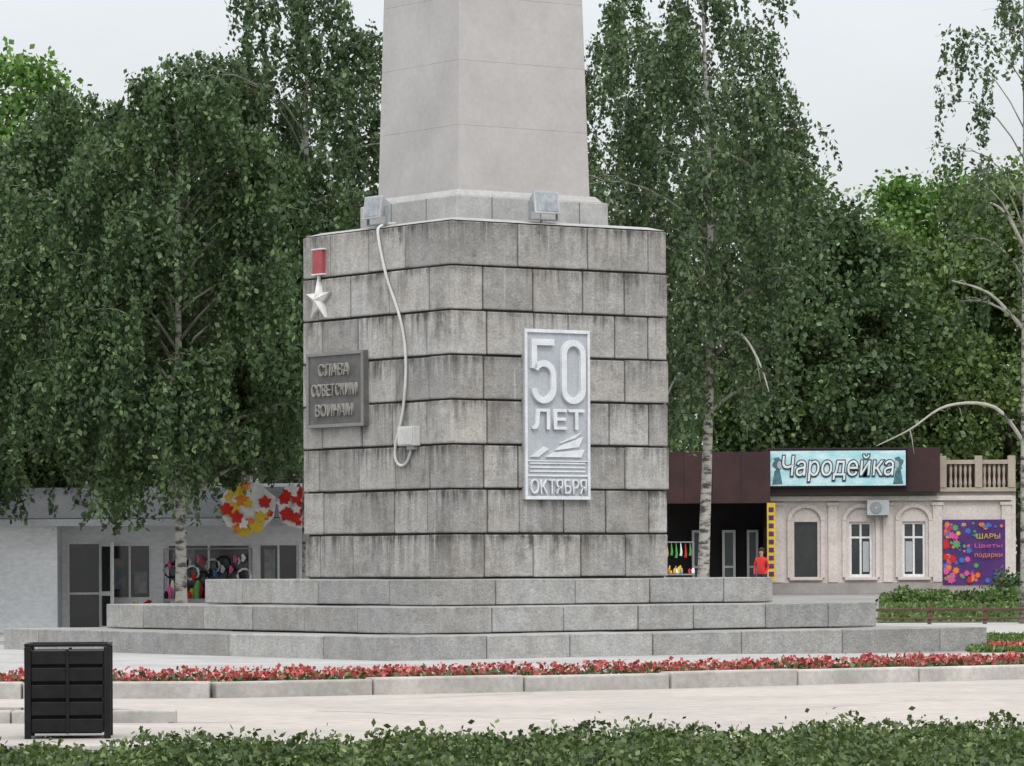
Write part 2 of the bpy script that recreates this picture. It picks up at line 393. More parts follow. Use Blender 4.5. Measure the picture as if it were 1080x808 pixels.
b.box(-.16,.16,-.21,.21,-.02,.06,0,Mr); b.box(-.19,.19,.2105,.24,-.02,.07,1,Mr); b.box(-.19,.19,-.24,-.2105,-.02,.07,1,Mr); b.box(-.03,.03,-.33,-.2405,0,.04,1,Mr)
b.obj('ribbon_bar',[M_red,M_star],sm,bevel=.008)
cb=empty('power_cable',(cx,cy,0),TH)
pts=[(397,236),(400,243),(405,270),(412,300),(424,328),(431,365),(431,400),(427,440),(421,460),(417,480),(423,494),(433,489),(436,474)]
P=[]
for i,(px,py) in enumerate(pts):
    t=(477-px)/34.6; dd=70.74+.814*t; P.append((-A-.035,-A+t,BZ(py,dd)))
P[0]=(-A+.35,P[1][1],7.56); P.insert(1,(-A-.01,P[1][1],7.53))
cu=bpy.data.curves.new('cable','CURVE'); cu.dimensions='3D'; sp=cu.splines.new('NURBS'); sp.points.add(len(P)-1)
for i,p in enumerate(P): sp.points[i].co=(*p,1)
sp.use_endpoint_u=True; sp.order_u=4; cu.bevel_depth=.026; cu.materials.append(M_cable)
o=bpy.data.objects.new('cable_line',cu); COL.objects.link(o); o.parent=cb
b=MB(); Mj=LF(1.22,3.78,0); b.box(-.24,.24,-.17,.17,-.03,.13,0,Mj); b.box(-.22,.22,-.15,.15,.1305,.15,0,Mj); b.box(-.02,.2,-.24,-.171,0,.1,1,Mj)
b.obj('junction_box',[M_cable,M_grey],cb,bevel=.012)
def floodlight(M):
    e=empty('floodlight',(cx,cy,0),TH); M=M@Matrix.Scale(.92,4)
    b=MB(); R=M@Matrix.Rotation(math.radians(-8),4,'X')
    def fr(w0,h0,z0,w1,h1,z1,mi):
        bb=len(b.v)
        for w,h,z in ((w0,h0,z0),(w1,h1,z1)):
            b.v+=[tuple(R@Vector((x*w,y*h,z))) for x,y in ((-1,-1),(1,-1),(1,1),(-1,1))]
        for f in ((0,3,2,1),(4,5,6,7),(0,1,5,4),(1,2,6,5),(2,3,7,6),(3,0,4,7)): b.f.append(tuple(bb+i for i in f)); b.m.append(mi)
    fr(.20,.12,-.16,.27,.20,.08,0); fr(.29,.22,.081,.29,.22,.12,0); fr(.25,.18,.1205,.25,.18,.128,1)
    for k in range(5): b.box(-.16+.08*k-.008,-.16+.08*k+.008,-.10,.10,-.20,-.161,0,R)
    b.box(-.33,-.305,-.30,.03,-.03,.03,2,M); b.box(.305,.33,-.30,.03,-.03,.03,2,M); b.box(-.33,.33,-.325,-.3005,-.04,.04,2,M)
    b.box(-.05,.05,-.40,-.3255,-.04,.04,2,M)
    b.obj('lamp_housing',[M_lamp,surf('lamp_glass',(.36,.39,.41),(.22,.24,.26),8,rough=.15),M_grey],e,bevel=.006)
floodlight(LF(2.45,7.83,-.12)); floodlight(RF(2.05,7.84,-.12))

# ------------------------------------------------------------------ litter bin
bn=empty('litter_bin',(-4.07,37.9,0),math.radians(4))
b=MB(); w=.36; H=.84
b.frustum(w-.05,w-.05,.05,w-.035,w-.035,.80)
for sx in (-1,1):
    for sy in (-1,1): b.box(sx*w-.03,sx*w+.03,sy*w-.03,sy*w+.03,0,H)
for k in range(5):
    z0=.06+k*.155
    for r in range(4):
        M=Matrix.Rotation(r*math.pi/2,4,'Z'); b.box(-w+.031,w-.031,-w-.015,-w+.012,z0,z0+.125,0,M)
for r in range(4):
    M=Matrix.Rotation(r*math.pi/2,4,'Z'); b.box(-w-.03,w+.0095-.02,-w-.03,-w+.01,H+.001,H+.03,0,M)
    b.box(-.015,.015,-w-.03,-w-.016,.05,.82,0,M)
b.obj('bin_body',[M_black],bn,bevel=.008)

# ------------------------------------------------------------------ trees
def birch(name,x,y,H,R,base=.25,seed=1,nl=34,leafmat=L_birch,dens=1.0,leaf=.084,strand=(.8,2.6),lean=0,bark=M_bark,tr=.16,rise=.9,irregular=.35,per=34,clear=2.2,clear_e=None,bare=()):
    r=np.random.default_rng(seed); rd=random.Random(seed)
    z0=ground_z(y); root=empty(name,(x,y,z0))
    b=MB(); tp=[]; wx,wy=rd.uniform(-.4,.4),rd.uniform(-.3,.3)
    for i in range(13):
        t=i/12; tp.append(Vector((lean*t+wx*math.sin(t*5+seed)*.5,wy*math.sin(t*4+1)*.5,t*H*.97-.1)))
    b.tube(tp,[tr*(1-.93*i/12)+(.05 if i==0 else 0) for i in range(13)],9)
    def tpos(t):
        f=t*12; i=min(int(f),11); return tp[i].lerp(tp[i+1],f-i)
    SB=[];SL=[];SD=[]
    for i in range(nl):
        u=(i+.5)/nl; h=base+(.97-base)*u; s=tpos(h); az=i*2.399+rd.uniform(-.5,.5)
        prof=(math.sin(math.pi*min(1,.22+.74*u))**.75)*rd.uniform(1-irregular,1+irregular*.6)
        L=R*max(prof,.12); rs=L*rise*rd.uniform(.6,1.2); dr=Vector((math.cos(az),math.sin(az),0))
        pts=[]
        side=Vector((-dr.y,dr.x,0))*rd.uniform(-.3,.3)
        for k in range(7):
            t=k/6; pts.append(s+dr*L*t+side*L*t*t+Vector((0,0,rs*(1.5*t-1.0*t*t))))
        r0=max(.018,tr*(1-h)*.55); b.tube(pts,[r0*(1-.85*k/6) for k in range(7)],5,1)
        branches=[(pts,L)]
        for q in range(4):
            t=rd.uniform(.3,.85); f=t*6; kk=min(int(f),5); s2=pts[kk].lerp(pts[kk+1],f-kk)
            a2=az+rd.choice((-1,1))*rd.uniform(.5,1.2); l2=L*rd.uniform(.25,.5); d2=Vector((math.cos(a2),math.sin(a2),0)); p2=[]
            for k in range(4):
                tt=k/3; p2.append(s2+d2*l2*tt+Vector((0,0,l2*.6*(tt-.8*tt*tt))))
            b.tube(p2,[r0*.4*(1-.7*k/3) for k in range(4)],4,1); branches.append((p2,l2))
        for pts_,l_ in branches:
            n=max(2,int(l_*7*dens*rd.uniform(.5,1.4)))
            for _ in range(n):
                t=rd.uniform(.22,1)**.8; f=t*(len(pts_)-1); kk=min(int(f),len(pts_)-2); p=pts_[kk].lerp(pts_[kk+1],f-kk)
                SB.append(p); SL.append(rd.uniform(*strand)*(.45+.55*min(1,1.3*(1-u)+.25))); SD.append((dr.x*.15+rd.gauss(0,.12),dr.y*.15+rd.gauss(0,.12)))
    for bp_ in bare:
        pts=[Vector(p)-Vector((x,y,z0)) for p in bp_]
        sm_=[]
        for k in range(len(pts)-1):
            p0,p1,p2,p3=pts[max(k-1,0)],pts[k],pts[k+1],pts[min(k+2,len(pts)-1)]
            for j in range(5):
                t=j/5; sm_.append(.5*((2*p1)+(p2-p0)*t+(2*p0-5*p1+4*p2-p3)*t*t+(3*p1-p0-3*p2+p3)*t**3))
        sm_.append(pts[-1]); n=len(sm_); b.tube(sm_,[.055*(1-.8*k/(n-1)) for k in range(n)],6,2)
        for k in range(3,n-1,3):
            q=sm_[k]; e=q+Vector((rd.uniform(-.3,.5),rd.uniform(-.2,.2),rd.uniform(-.7,.2))); b.tube([q,(q+e)/2+Vector((0,0,.08)),e],[.018,.012,.006],4,2)
    SB=np.array([tuple(p) for p in SB]); SL=np.array(SL); SD=np.array(SD)
    cl=np.full(len(SB),clear)
    if clear_e: cl=np.where(SB[:,0]>.6,clear_e,clear)
    SL=np.minimum(SL,np.maximum(SB[:,2]-cl*r.uniform(.92,1.2,len(SB)),.45))
    n=len(SB); cnt=(per*SL/1.5).astype(int)+4; idx=np.repeat(np.arange(n),cnt); t=r.uniform(0,1,len(idx))
    P=SB[idx].copy(); P[:,2]-=SL[idx]*t-.1; P[:,0]+=SD[idx,0]*SL[idx]*t; P[:,1]+=SD[idx,1]*SL[idx]*t
    P+=np.clip(r.normal(0,1,P.shape),-2.2,2.2)*(.035+.045*(1-t))[:,None]
    b.obj('trunk_and_limbs',[bark,M_limb,M_dead],root,smooth=True)
    leaves('foliage',P,np.full(len(P),leaf),leafmat,.5,1.6,root,r)
    return len(P)
def broadleaf(name,x,y,H,R,base=.2,seed=1,mat=L_yel,leaf=.14,clumps=240,per=130,cs=.55,bark=M_bark2,gap=.0,tr=.22):
    r=np.random.default_rng(seed); rd=random.Random(seed); z0=ground_z(y); root=empty(name,(x,y,z0)); b=MB()
    tp=[Vector((rd.uniform(-.15,.15)*i,rd.uniform(-.1,.1)*i,H*.9*i/8-.1)) for i in range(9)]
    b.tube(tp,[tr*(1-.1*i) for i in range(9)],8)
    C=[]
    for i in range(clumps):
        u=rd.random(); az=rd.uniform(0,6.283)
        prof=math.sin(math.pi*min(1,.18+.76*u))**.6*(1+.25*math.sin(3*az+seed+u*5))
        rr=R*prof*math.sqrt(rd.uniform(.25,1)); C.append((rr*math.cos(az),rr*math.sin(az),H*(base+(1-base)*u)))
    C=np.array(C)
    for c in C[::6]:
        h=max(.15,min(.85,c[2]/H-.15)); f=h*8; k=min(int(f),7); s=tp[k].lerp(tp[k+1],f-k); e=Vector(c); m=(s+e)/2+Vector((0,0,.4))
        b.tube([s,m,e],[.06,.04,.012],5)
    cr=cs*r.uniform(.5,1.3,len(C)); idx=np.repeat(np.arange(len(C)),per)
    P=C[idx]+np.clip(r.normal(0,1,(len(idx),3)),-1.9,1.9)*cr[idx][:,None]*np.array([.75,.75,.5])
    b.obj('trunk_and_limbs',[bark],root,smooth=True)
    leaves('foliage',P,np.full(len(P),leaf),mat,.15,1.3,root,r)
def at(px,d): return BX(px,d)
def hgt(py,d): return BZ(py,d)-ground_z(d)
def W(px,py,d): return (BX(px,d),d,BZ(py,d))
birch('birch_tree',at(190,88),88,hgt(45,88),3.3,.22,11,46,L_birch,1.4,tr=.14,clear=2.3,clear_e=3.7)
birch('birch_tree',at(325,92),92,hgt(-70,92),2.9,.22,12,44,L_birch2,1.15,tr=.16,clear=3.6)
birch('birch_tree',at(75,97),97,hgt(70,97),3.5,.2,13,42,L_birch,1.4,tr=.15,clear=2.5)
birch('birch_tree',at(262,106),106,hgt(60,106),3.0,.2,17,34,L_birch,1.1,clear=4.0)
birch('birch_tree',at(745,100),100,hgt(-110,100),2.8,.30,21,46,L_birch2,.72,tr=.16,clear=4.3,irregular=.5,
    bare=[(W(748,330,100),W(785,292,99.6),(*W(840,282,99.3),)),(W(747,372,100),W(778,352,99.0),W(800,380,98.2),W(812,415,98)),(W(742,420,100),W(718,395,99.5),W(700,430,99.2))])
birch('birch_tree',at(652,110),110,hgt(-60,110),2.4,.25,22,36,L_birch,.75,clear=4.6,irregular=.5)
birch('birch_tree',at(1082,101),101,hgt(-60,101),2.5,.42,29,24,L_birch2,.34,tr=.14,strand=(.5,1.6),rise=1.1,clear=6,
    bare=[(W(1081,350,101),W(1045,312,100.5),W(1005,298,100.2)),(W(1081,262,101),W(1060,225,100.6),W(1035,212,100.3)),(W(1081,470,101),W(1050,432,100.5),W(1000,430,100.1),W(960,455,99.8),W(925,472,99.6))])
birch('birch_tree',at(-60,93),93,hgt(110,93),3.0,.22,31,32,L_birch,1.1,clear=2.6)
broadleaf('linden_tree',at(5,112),112,hgt(62,112),3.6,.15,41,L_bright)
broadleaf('maple_tree',at(790,160),160,hgt(150,160),4.0,.22,47,L_yel,leaf=.17,cs=.75,per=140)
broadleaf('maple_tree',at(868,159),159,hgt(225,159),4.0,.22,42,L_birch,leaf=.17,cs=.75,per=140)
broadleaf('maple_tree',at(920,163),163,hgt(250,163),4.2,.20,46,L_yel,leaf=.17,cs=.75,per=140)
broadleaf('maple_tree',at(985,168),168,hgt(195,168),4.4,.2,43,L_bright,leaf=.17,cs=.75,per=140)
broadleaf('maple_tree',at(1075,165),165,hgt(185,165),4.6,.2,44,L_yel,leaf=.17,cs=.75,per=140)
broadleaf('maple_tree',at(1150,168),168,hgt(150,168),4.6,.2,45,L_yel,leaf=.2,cs=.8)
r=np.random.default_rng(5); C=[]
for k in range(1300):
    x=r.uniform(-40,50); d=r.uniform(175,210)
    top=10.5+2.2*math.sin(x*.35)+1.5*math.sin(x*.9+1)
    C.append((x,d,.3+top*r.uniform(0,1)**.8))
for k in range(640):
    x=r.uniform(-28,1.2); d=r.uniform(118,138); top=9.5+1.3*math.sin(x*.5)
    C.append((x,d,.3+top*r.uniform(0,1)**.8))
C=np.array(C); idx=np.repeat(np.arange(len(C)),65)
P=C[idx]+np.clip(r.normal(0,1,(len(idx),3)),-2,2)*np.array([1.0,1.0,.6])
leaves('tree_line',P,np.full(len(P),.28),L_far,.2,1.3,None,r)

# ------------------------------------------------------------------ hedge, bushes, flowers
r=np.random.default_rng(9); n=115000
X=r.uniform(-4.8,5.2,n); back=31.3+(X+4)*.47; back=np.minimum(back,34.9)+.35*np.sin(X*2.3)+.2*np.sin(X*5.1+1)
Y=26+(back-26)*r.uniform(0,1,n)
fld=lambda x,y:(.5+.25*np.sin(x*3.1+y*1.3)+.25*np.sin(x*7.3-y*4.1+1)+.2*np.sin(y*6.2+x*1.7)+.15*np.sin(x*15.1+y*9))
hh=.12+.18*np.clip(fld(X,Y),0,1.2)
keep=(fld(X*1.7+3,Y*1.4)>.24); X,Y,hh=X[keep],Y[keep],hh[keep]
Z=hh*(r.uniform(0,1,len(X))**.5); Z+=np.where(r.uniform(0,1,len(X))<.04,r.uniform(0,.12,len(X)),0)
leaves('hedge',np.stack([X,Y,Z],1),np.full(len(X),.034),L_hedge,.05,1.6,None,r)
def along(t):
    seg=[math.dist(kp[i],kp[i+1]) for i in range(len(kp)-1)]; tot=sum(seg); s=t*tot
    for i,L in enumerate(seg):
        if s<=L or i==len(seg)-1:
            f=s/L; a,b_=kp[i],kp[i+1]; return a[0]+(b_[0]-a[0])*f,a[1]+(b_[1]-a[1])*f
        s-=L
FP=[];GP=[]
pl_=[(random.random(),random.uniform(.45,2.3)) for _ in range(1700)]
for t,o_ in pl_:
    x,y=along(t); 
    hgt_=random.uniform(.09,.22)
    for _ in range(7): FP.append((x+random.gauss(0,.06),y+o_+random.gauss(0,.06),.08+hgt_+random.gauss(0,.02)))
    for _ in range(9): GP.append((x+random.gauss(0,.09),y+o_+random.gauss(0,.09),.08+hgt_*random.uniform(.1,.95)))
fb=empty('flower_border')
leaves('petals',np.array(FP),np.full(len(FP),.05),L_flower,.0,1.1,fb); leaves('stems_and_leaves',np.array(GP),np.full(len(GP),.05),L_hedge,.0,1.6,fb)
def bush(x,y,rx,ry,h,n,seed,mat=L_hedge,leaf=.09):
    q=np.random.default_rng(seed); d=q.normal(size=(n,3)); d/=np.linalg.norm(d,axis=1)[:,None]; d[:,2]=abs(d[:,2])
    s=q.uniform(.55,1.05,(n,1))*(1+.18*np.sin(d[:,:1]*7+seed)+.12*np.sin(d[:,1:2]*9))
    P=d*s*np.array([rx,ry,h]); o=leaves('shrub',P,np.full(n,leaf),mat,.1,1.5,None,q); o.location=(x,y,ground_z(y))
for i in range(9): bush(12.4+i*1.4+random.uniform(-.3,.3),126+random.uniform(-3,6),1.1,.8,random.uniform(.35,.75),1300,60+i,random.choice((L_hedge,L_birch,L_yel)))
bush(17.2,140,1.2,.8,.9,2000,80,L_birch)
q=np.random.default_rng(4); FX=q.uniform(8.3,13,1600); FY=q.uniform(70.5,73,1600)
leaves('flower_bed',np.stack([FX,FY,q.uniform(.03,.16,1600)],1),np.full(1600,.06),L_flower,0,1.1)
n=20000; GX=q.uniform(7.9,13,n); GY=q.uniform(70.2,84,n); leaves('grass',np.stack([GX,GY,q.uniform(.01,.09,n)],1),np.full(n,.05),L_yel,.5,2.5)
n=22000; GX=q.uniform(9,20,n); GY=q.uniform(103.5,144,n); k_=GX>.0895*GY; GX,GY=GX[k_],GY[k_]; n=len(GX); leaves('grass',np.stack([GX,GY,np.interp(GY,[100,150],[0,.36])+q.uniform(.01,.12,n)],1),np.full(n,.09),L_yel,.5,2.0)
fe=empty('wooden_fence',(0,100.5,0)); b=MB()
x=8.8
while x<17:
    b.box(x-.045,x+.045,-.05,.05,0,.48); x+=1.35
b.box(8.7,17,-.08,-.052,.34,.41); b.box(8.7,17,-.08,-.052,.14,.19)
b.obj('posts_and_rails',[M_wood],fe,bevel=.01)
wr=empty('overhead_wires',(0,0,0)); b=MB()
for dz in (0,.5):
    pts=[]
    for k in range(21):
        t=k/20; pts.append((-10+60*t,185,17.9+dz+.8*t-2.6*4*t*(1-t)*.6))
    b.tube(pts,[.03]*21,5)
for xx in (-10,50): b.tube([(xx,185,.3),(xx,185,19.6)],[.16,.11],8)
b.obj('wires_and_poles',[M_black],wr)

# ------------------------------------------------------------------ shops
def wall(mb,x0,x1,z0,z1,ops,y0,y1,mi=0):
    xs=sorted(set([x0,x1]+[o[0] for o in ops]+[o[1] for o in ops]))
    for a,c in zip(xs[:-1],xs[1:]):
        segs=[(o[2],o[3]) for o in ops if o[0]<=a+1e-6 and o[1]>=c-1e-6]; segs.sort(); z=z0
        for s0,s1 in segs:
            if s0>z+1e-6: mb.box(a,c,y0,y1,z,s0,mi)
            z=s1
        if z1>z+1e-6: mb.box(a,c,y0,y1,z,z1,mi)
def window(mb,x0,x1,z0,z1,y,f=.06,mull=1,trans=None,mf=1,mg=2):
    mb.box(x0,x0+f,y,y+.07,z0,z1,mf); mb.box(x1-f,x1,y,y+.07,z0,z1,mf)
    mb.box(x0+f,x1-f,y,y+.07,z0,z0+f,mf); mb.box(x0+f,x1-f,y,y+.07,z1-f,z1,mf)
    for k in range(mull):
        xm=x0+(x1-x0)*(k+1)/(mull+1); mb.box(xm-f*.4,xm+f*.4,y+.004,y+.066,z0+f,z1-f,mf)
    if trans: mb.box(x0+f,x1-f,y+.008,y+.062,trans-f*.4,trans+f*.4,mf)
    mb.box(x0+f*.5,x1-f*.5,y+.03,y+.04,z0+f*.5,z1-f*.5,mg)
ls=empty('shop_pavilion',(0,95,0)); b=MB()
ops=[(-10.25,-9.45,.02,2.1),(-9.31,-8.29,.75,2.05),(-7.96,-6.0,.7,2.05),(-5.85,-4.9,.75,2.05),(-4.7,-3.6,.75,2.05)]
wall(b,-17,-2,0,2.5,ops,0,.2)
b.box(-17,-10.35,-1.0,-.001,0,2.495)
b.box(-17,-2,4.0,4.2,0,2.5); b.box(-17,-16.8,.2,4,0,2.5); b.box(-2.2,-2,.2,4,0,2.5)
b.obj('walls',[M_wall],ls)
b=MB(); b.box(-17.2,-1.8,-1.2,4.4,2.50,2.62,0); 
b.prism([(-1.25,2.621),(4.4,2.621),(4.4,3.5),(-.7,3.32)],-17.2,-1.8,1,Matrix(((0,0,1,0),(1,0,0,0),(0,1,0,0),(0,0,0,1))))
b.box(-17.25,-1.75,-1.36,-1.255,2.44,2.60,2)
for k in range(38): b.box(-17.1+k*.4,-17.07+k*.4,-1.262,-1.25,2.63,2.66,2)
b.obj('roof',[M_grey,M_roofgrey,M_lgrey],ls)
b=MB()
window(b,-9.31,-8.29,.75,2.05,.06,mull=1); window(b,-7.96,-6.0,.7,2.05,.06,mull=1); window(b,-5.85,-4.9,.75,2.05,.06,mull=1); window(b,-4.7,-3.6,.75,2.05,.06,mull=1)
window(b,-10.25,-9.45,.02,2.1,.10,mull=0,trans=.9)
b.box(-9.2,-8.9,.07,.082,1.0,1.7,3); b.box(-8.7,-8.4,.07,.082,.9,1.4,3); b.box(-5.7,-5.45,.07,.082,1.0,1.9,3); b.box(-7.8,-7.3,.07,.082,1.5,1.9,3)
b.obj('windows',[M_white,M_white,M_glass,surf('window_posters',(.35,.3,.27),(.12,.2,.25),6)],ls)
b=MB(); Md=Matrix.Translation((-9.47,0,0))@Matrix.Rotation(math.radians(-62),4,'Z')
for (x0,x1,z0,z1) in ((0,.09,.04,2.08),(.66,.75,.04,2.08),(.09,.66,.04,.16),(.09,.66,1.98,2.08),(.09,.66,.85,.95)): b.box(x0,x1,-.03,.03,z0,z1,0,Md)
b.box(.09,.66,-.008,.008,.16,1.98,1,Md); b.obj('open_door',[M_white,M_glass],ls,bevel=.006)
T=Matrix(((1,0,0,0),(0,0,-1,0),(0,1,0,0),(0,0,0,1)))
dg=empty('goods_display',(-6.95,94.1,0)); b=MB()
b.box(-.98,.98,-.3,.3,.72,.78,3); 
for sx in (-.9,.9):
    for sy in (-.25,.25): b.box(sx-.03,sx+.03,sy-.03,sy+.03,0,.719,3)
gr=random.Random(3)
for k in range(30):
    xx=-.92+k*.063; hh_=gr.uniform(.1,.42); s=gr.uniform(.03,.065); yo=gr.uniform(-.22,.15)
    b.tube([(xx,yo,.781),(xx,yo,.78+hh_*.6),(xx+gr.uniform(-.04,.04),yo,.78+hh_)],[s,s*1.2,s*.5],8,gr.choice((0,0,1,2,4,5,6,7,8)))
for k in range(8):
    xc=-.85+.24*k; zc=1.42+.2*math.sin(k*1.7); R_=.16
    b.tube([(xc+R_*math.cos(j/10*6.283),.33,zc+R_*math.sin(j/10*6.283)) for j in range(11)],[.028]*11,6,(0,0,1,0,5)[k%5])
for k in range(20):
    a=-.9+.094*k; z_=.95+.75*gr.random(); s=gr.uniform(.03,.06)
    b.tube([(a,.24,z_),(a+.03,.24,z_+.08),(a,.24,z_+.17)],[s*.5,s,s*.4],7,gr.choice((1,2,4,5,0,6,7,1)))
for xx in (-1.0,1.0): b.box(xx-.02,xx+.02,.31,.35,0,1.9,3)
b.box(-1.02,1.02,.31,.35,1.901,1.93,3)
# potted flowers and buckets standing beside the table
for xx,c_ in ((-1.35,4),(-1.6,6),(1.3,2),(1.55,4),(1.8,6),(2.05,1)):
    b.tube([(xx,-.1,0),(xx,-.1,.30)],[.10,.13],10,gr.choice((0,3,8)))
    for j in range(12):
        a=gr.uniform(0,6.28); q_=gr.uniform(.02,.14); zz=gr.uniform(.42,.72); x2,y2=xx+q_*math.cos(a),-.1+q_*math.sin(a)
        b.tube([(xx,-.1,.29),(x2,y2,zz)],[.006,.005],4,9)
        b.tube([(x2,y2,zz),(x2,y2,zz+.03),(x2,y2,zz+.05)],[.02,.045,.015],7,c_)
b.obj('table_and_goods',[M_black,M_white,M_pink,M_grey,M_redp,M_lgrey,M_yel,M_blue,M_green,L_hedge],dg)
for px,rr,cols in ((262,.62,0),(316,.5,1)):
    sg=empty('hanging_sign',(BX(px,93.4),93.4,BZ(534,93.4))); b=MB(); q2=random.Random(cols+2)
    b.prism([(rr*math.cos(a/16*6.283)*(1+.12*math.sin(a*2.1)),rr*.95*math.sin(a/16*6.283)) for a in range(16)],0,.05,0,T)
    for k in range(26):
        a=q2.uniform(0,6.28); d_=rr*math.sqrt(q2.random())*.85; s=q2.uniform(.07,.16); ox,oy=d_*math.cos(a),d_*math.sin(a)
        m_=q2.choice((1,2,1,1,2,0,3)) if cols==0 else q2.choice((1,1,1,0,1))
        pp=[]
        for j in range(15):
            r_=s*(1+.28*math.sin(j/15*6.283*5)); pp.append((ox+r_*math.cos(j/15*6.283),oy+r_*math.sin(j/15*6.283)))
        b.prism(pp,.0505+.003*k,.06+.003*k,m_,T)
    b.box(-.02,.02,-.02,.02,rr*.7,rr*.7+.3,4)
    b.obj('sign_disc',[M_white,M_redp,M_yel,M_org,M_grey],sg)

D=150; gz=.36
rs=empty('beauty_salon_building',(0,D,gz)); b=MB()
wc=[BX(850,D),BX(908,D),BX(964,D)]
ops=[(c-.42,c+.42,.62,2.62) for c in wc]
wall(b,9.4,18.1,0,3.55,ops,0,.3,0)
b.box(9.4,18.1,-.06,-.001,0,.42,1)
for xp in (9.62,11.65,13.65,15.45,17.95):
    b.box(xp-.17,xp+.17,-.09,-.001,.421,3.2,0); b.box(xp-.22,xp+.22,-.12,-.001,3.201,3.32,0)
b.box(9.35,18.15,-.16,-.001,3.38,3.549,0)
for c in wc:
    for q_ in arcband(c,2.66,.68,.62,.15,0,180,12): b.prism(q_,.002,.11,0,T)
    b.box(c-.68,c-.53,-.09,-.001,.6,2.66,0); b.box(c+.53,c+.68,-.09,-.001,.6,2.66,0)
    b.box(c-.6,c+.6,-.14,-.001,.5,.599,0)
b.box(18.1,18.3,0,6,0,3.55); b.box(9.4,18.1,6,6.3,0,3.55); b.box(-1,18.3,.0,6.3,3.551,3.7,1)
b.obj('walls',[M_cream,M_plinth],rs,bevel=.01)
b=MB()
for i,c in enumerate(wc):
    if i==0: window(b,c-.42,c+.42,.62,2.62,.1,f=.05,mull=0,mf=2,mg=2)
    else: window(b,c-.42,c+.42,.62,2.62,.1,f=.09,mull=1,trans=2.05,mf=1,mg=2)
b.box(wc[2]-.3,wc[2]-.05,.11,.125,.8,1.9,3); b.box(wc[1]+.08,wc[1]+.3,.11,.125,.8,1.9,3)
b.obj('windows',[M_white,M_white,M_glass,M_lgrey],rs)
b=MB(); b.box(-1,9.32,-1.1,6,3.3,5.15,0); b.box(9.32,15.5,-.6,6,3.701,5.3,0); b.box(-1,9.32,4,4.2,0,3.3,1)
b.box(9.2,9.39,-1.0,4,0,3.3,0)
for x_ in (5.6,7.0): b.box(x_-.1,x_+.1,.5,.7,0,3.3,1)
for k in range(10): b.box(-1+k*1.03-.01,-1+k*1.03+.01,-1.112,-1.1,3.3,5.15,1)
b.obj('maroon_cladding',[M_maroon,M_dark],rs)
b=MB()
for px0,px1 in ((762,776),(788,800),(730,744)):
    window(b,BX(px0,151.5),BX(px1,151.5),0.02,2.35,1.6,f=.09,mull=0,trans=1.0,mf=1,mg=0)
b.box(-1,9.2,2.0,2.1,0,3.3,2)
b.obj('entrance_doors',[surf('door_glass',(.10,.13,.14),rough=.2),M_white,M_dark],rs)
vs=empty('market_stall',(BX(716,146),146,ground_z(146))); b=MB(); gr=random.Random(12)
b.box(-.55,.55,-.3,.3,.75,.8,1)
for sx in (-.5,.5): 
    for sy in (-.25,.25): b.box(sx-.03,sx+.03,sy-.03,sy+.03,0,.749,1)
for k in range(16):
    xx=gr.uniform(-.5,.5); hh_=gr.uniform(.1,.32); s=gr.uniform(.03,.07); b.tube([(xx,gr.uniform(-.2,.1),.801),(xx,0,.8+hh_*.6),(xx+.02,0,.8+hh_)],[s,s*1.2,s*.4],7,gr.choice((0,2,3,0,4,1)))
for sx in (-.52,.52): b.box(sx-.02,sx+.02,.2,.24,.801,1.9,1)
b.box(-.54,.54,.19,.25,1.9,1.94,1)
for k in range(6):
    xx=-.42+k*.165; z_=gr.uniform(1.3,1.6); b.tube([(xx,.2,z_),(xx+.02,.2,z_+.12),(xx,.2,1.9)],[.05,.045,.01],7,gr.choice((0,3,2,4)))
b.obj('table_and_goods',[M_yel,M_grey,M_green,M_redp,M_white],vs,bevel=.004)
b=MB(); b.box(15.52,18.3,-.12,.12,3.7,3.85); b.box(15.52,18.3,-.12,.12,4.7,4.85)
for x_ in (15.65,16.95,18.15): b.box(x_-.13,x_+.13,-.15,.15,3.851,5.0)
for k in range(12):
    x_=15.95+k*.175
    if abs(x_-16.95)<.16: continue
    b.tube([(x_,0,3.85),(x_,0,4.0),(x_,0,4.25),(x_,0,4.5),(x_,0,4.7)],[.04,.065,.035,.055,.04],8)
b.box(15.52,18.3,.6,3,3.701,4.65,1)
b.obj('balustrade',[M_creamd,M_maroon],rs)
sg=empty('shop_sign',(0,149.3,gz)); b=MB(); x0,x1=BX(811,149.3),BX(957,149.3)
b.box(x0,x1,-.12,0,3.86,5.24,1); b.box(x0+.06,x1-.06,-.135,-.1205,3.92,5.18,0)
M_print=surf('sign_portrait_print',(.05,.11,.13),(.10,.2,.23),5)
for s_,xx in ((-1,x0+.32),(1,x1-.32)):
    hair=[(xx+.17*math.cos(j/14*6.283)+.05*math.sin(j*2.3),4.72+.24*math.sin(j/14*6.283)) for j in range(14)]
    b.prism(hair,.136,.145,3,T); b.prism([(xx-.2,3.96),(xx+.17,3.98),(xx+.08,4.5),(xx-.11,4.46)],.136,.143,3,T)
    b.prism([(xx-s_*.07+.09*math.cos(j/12*6.283),4.68+.14*math.sin(j/12*6.283)) for j in range(12)],.1455,.15,2,T)
b.obj('board',[M_signbg,M_black,M_lgrey,M_print],sg)
xm=(x0+x1)/2
text('lettering_outline','Чародейка',4.10,1.06,.01,surf('sign_outline_blue',(.02,.06,.09)),frame((xm,-.160,4.55),(1,0,0),(0,-1,0)),sg,.045,shear=.12)
text('lettering','Чародейка',4.03,.95,.01,M_white,frame((xm,-.170,4.56),(1,0,0),(0,-1,0)),sg,.0,shear=.12)
sg=empty('vertical_banner',(BX(813.5,148.6),148.6,gz)); b=MB(); b.box(-.15,.15,-.03,0,.5,3.3,0)
for k in range(9): b.box(-.09,.09,-.04,-.0305,.65+k*.29,.82+k*.29,1)
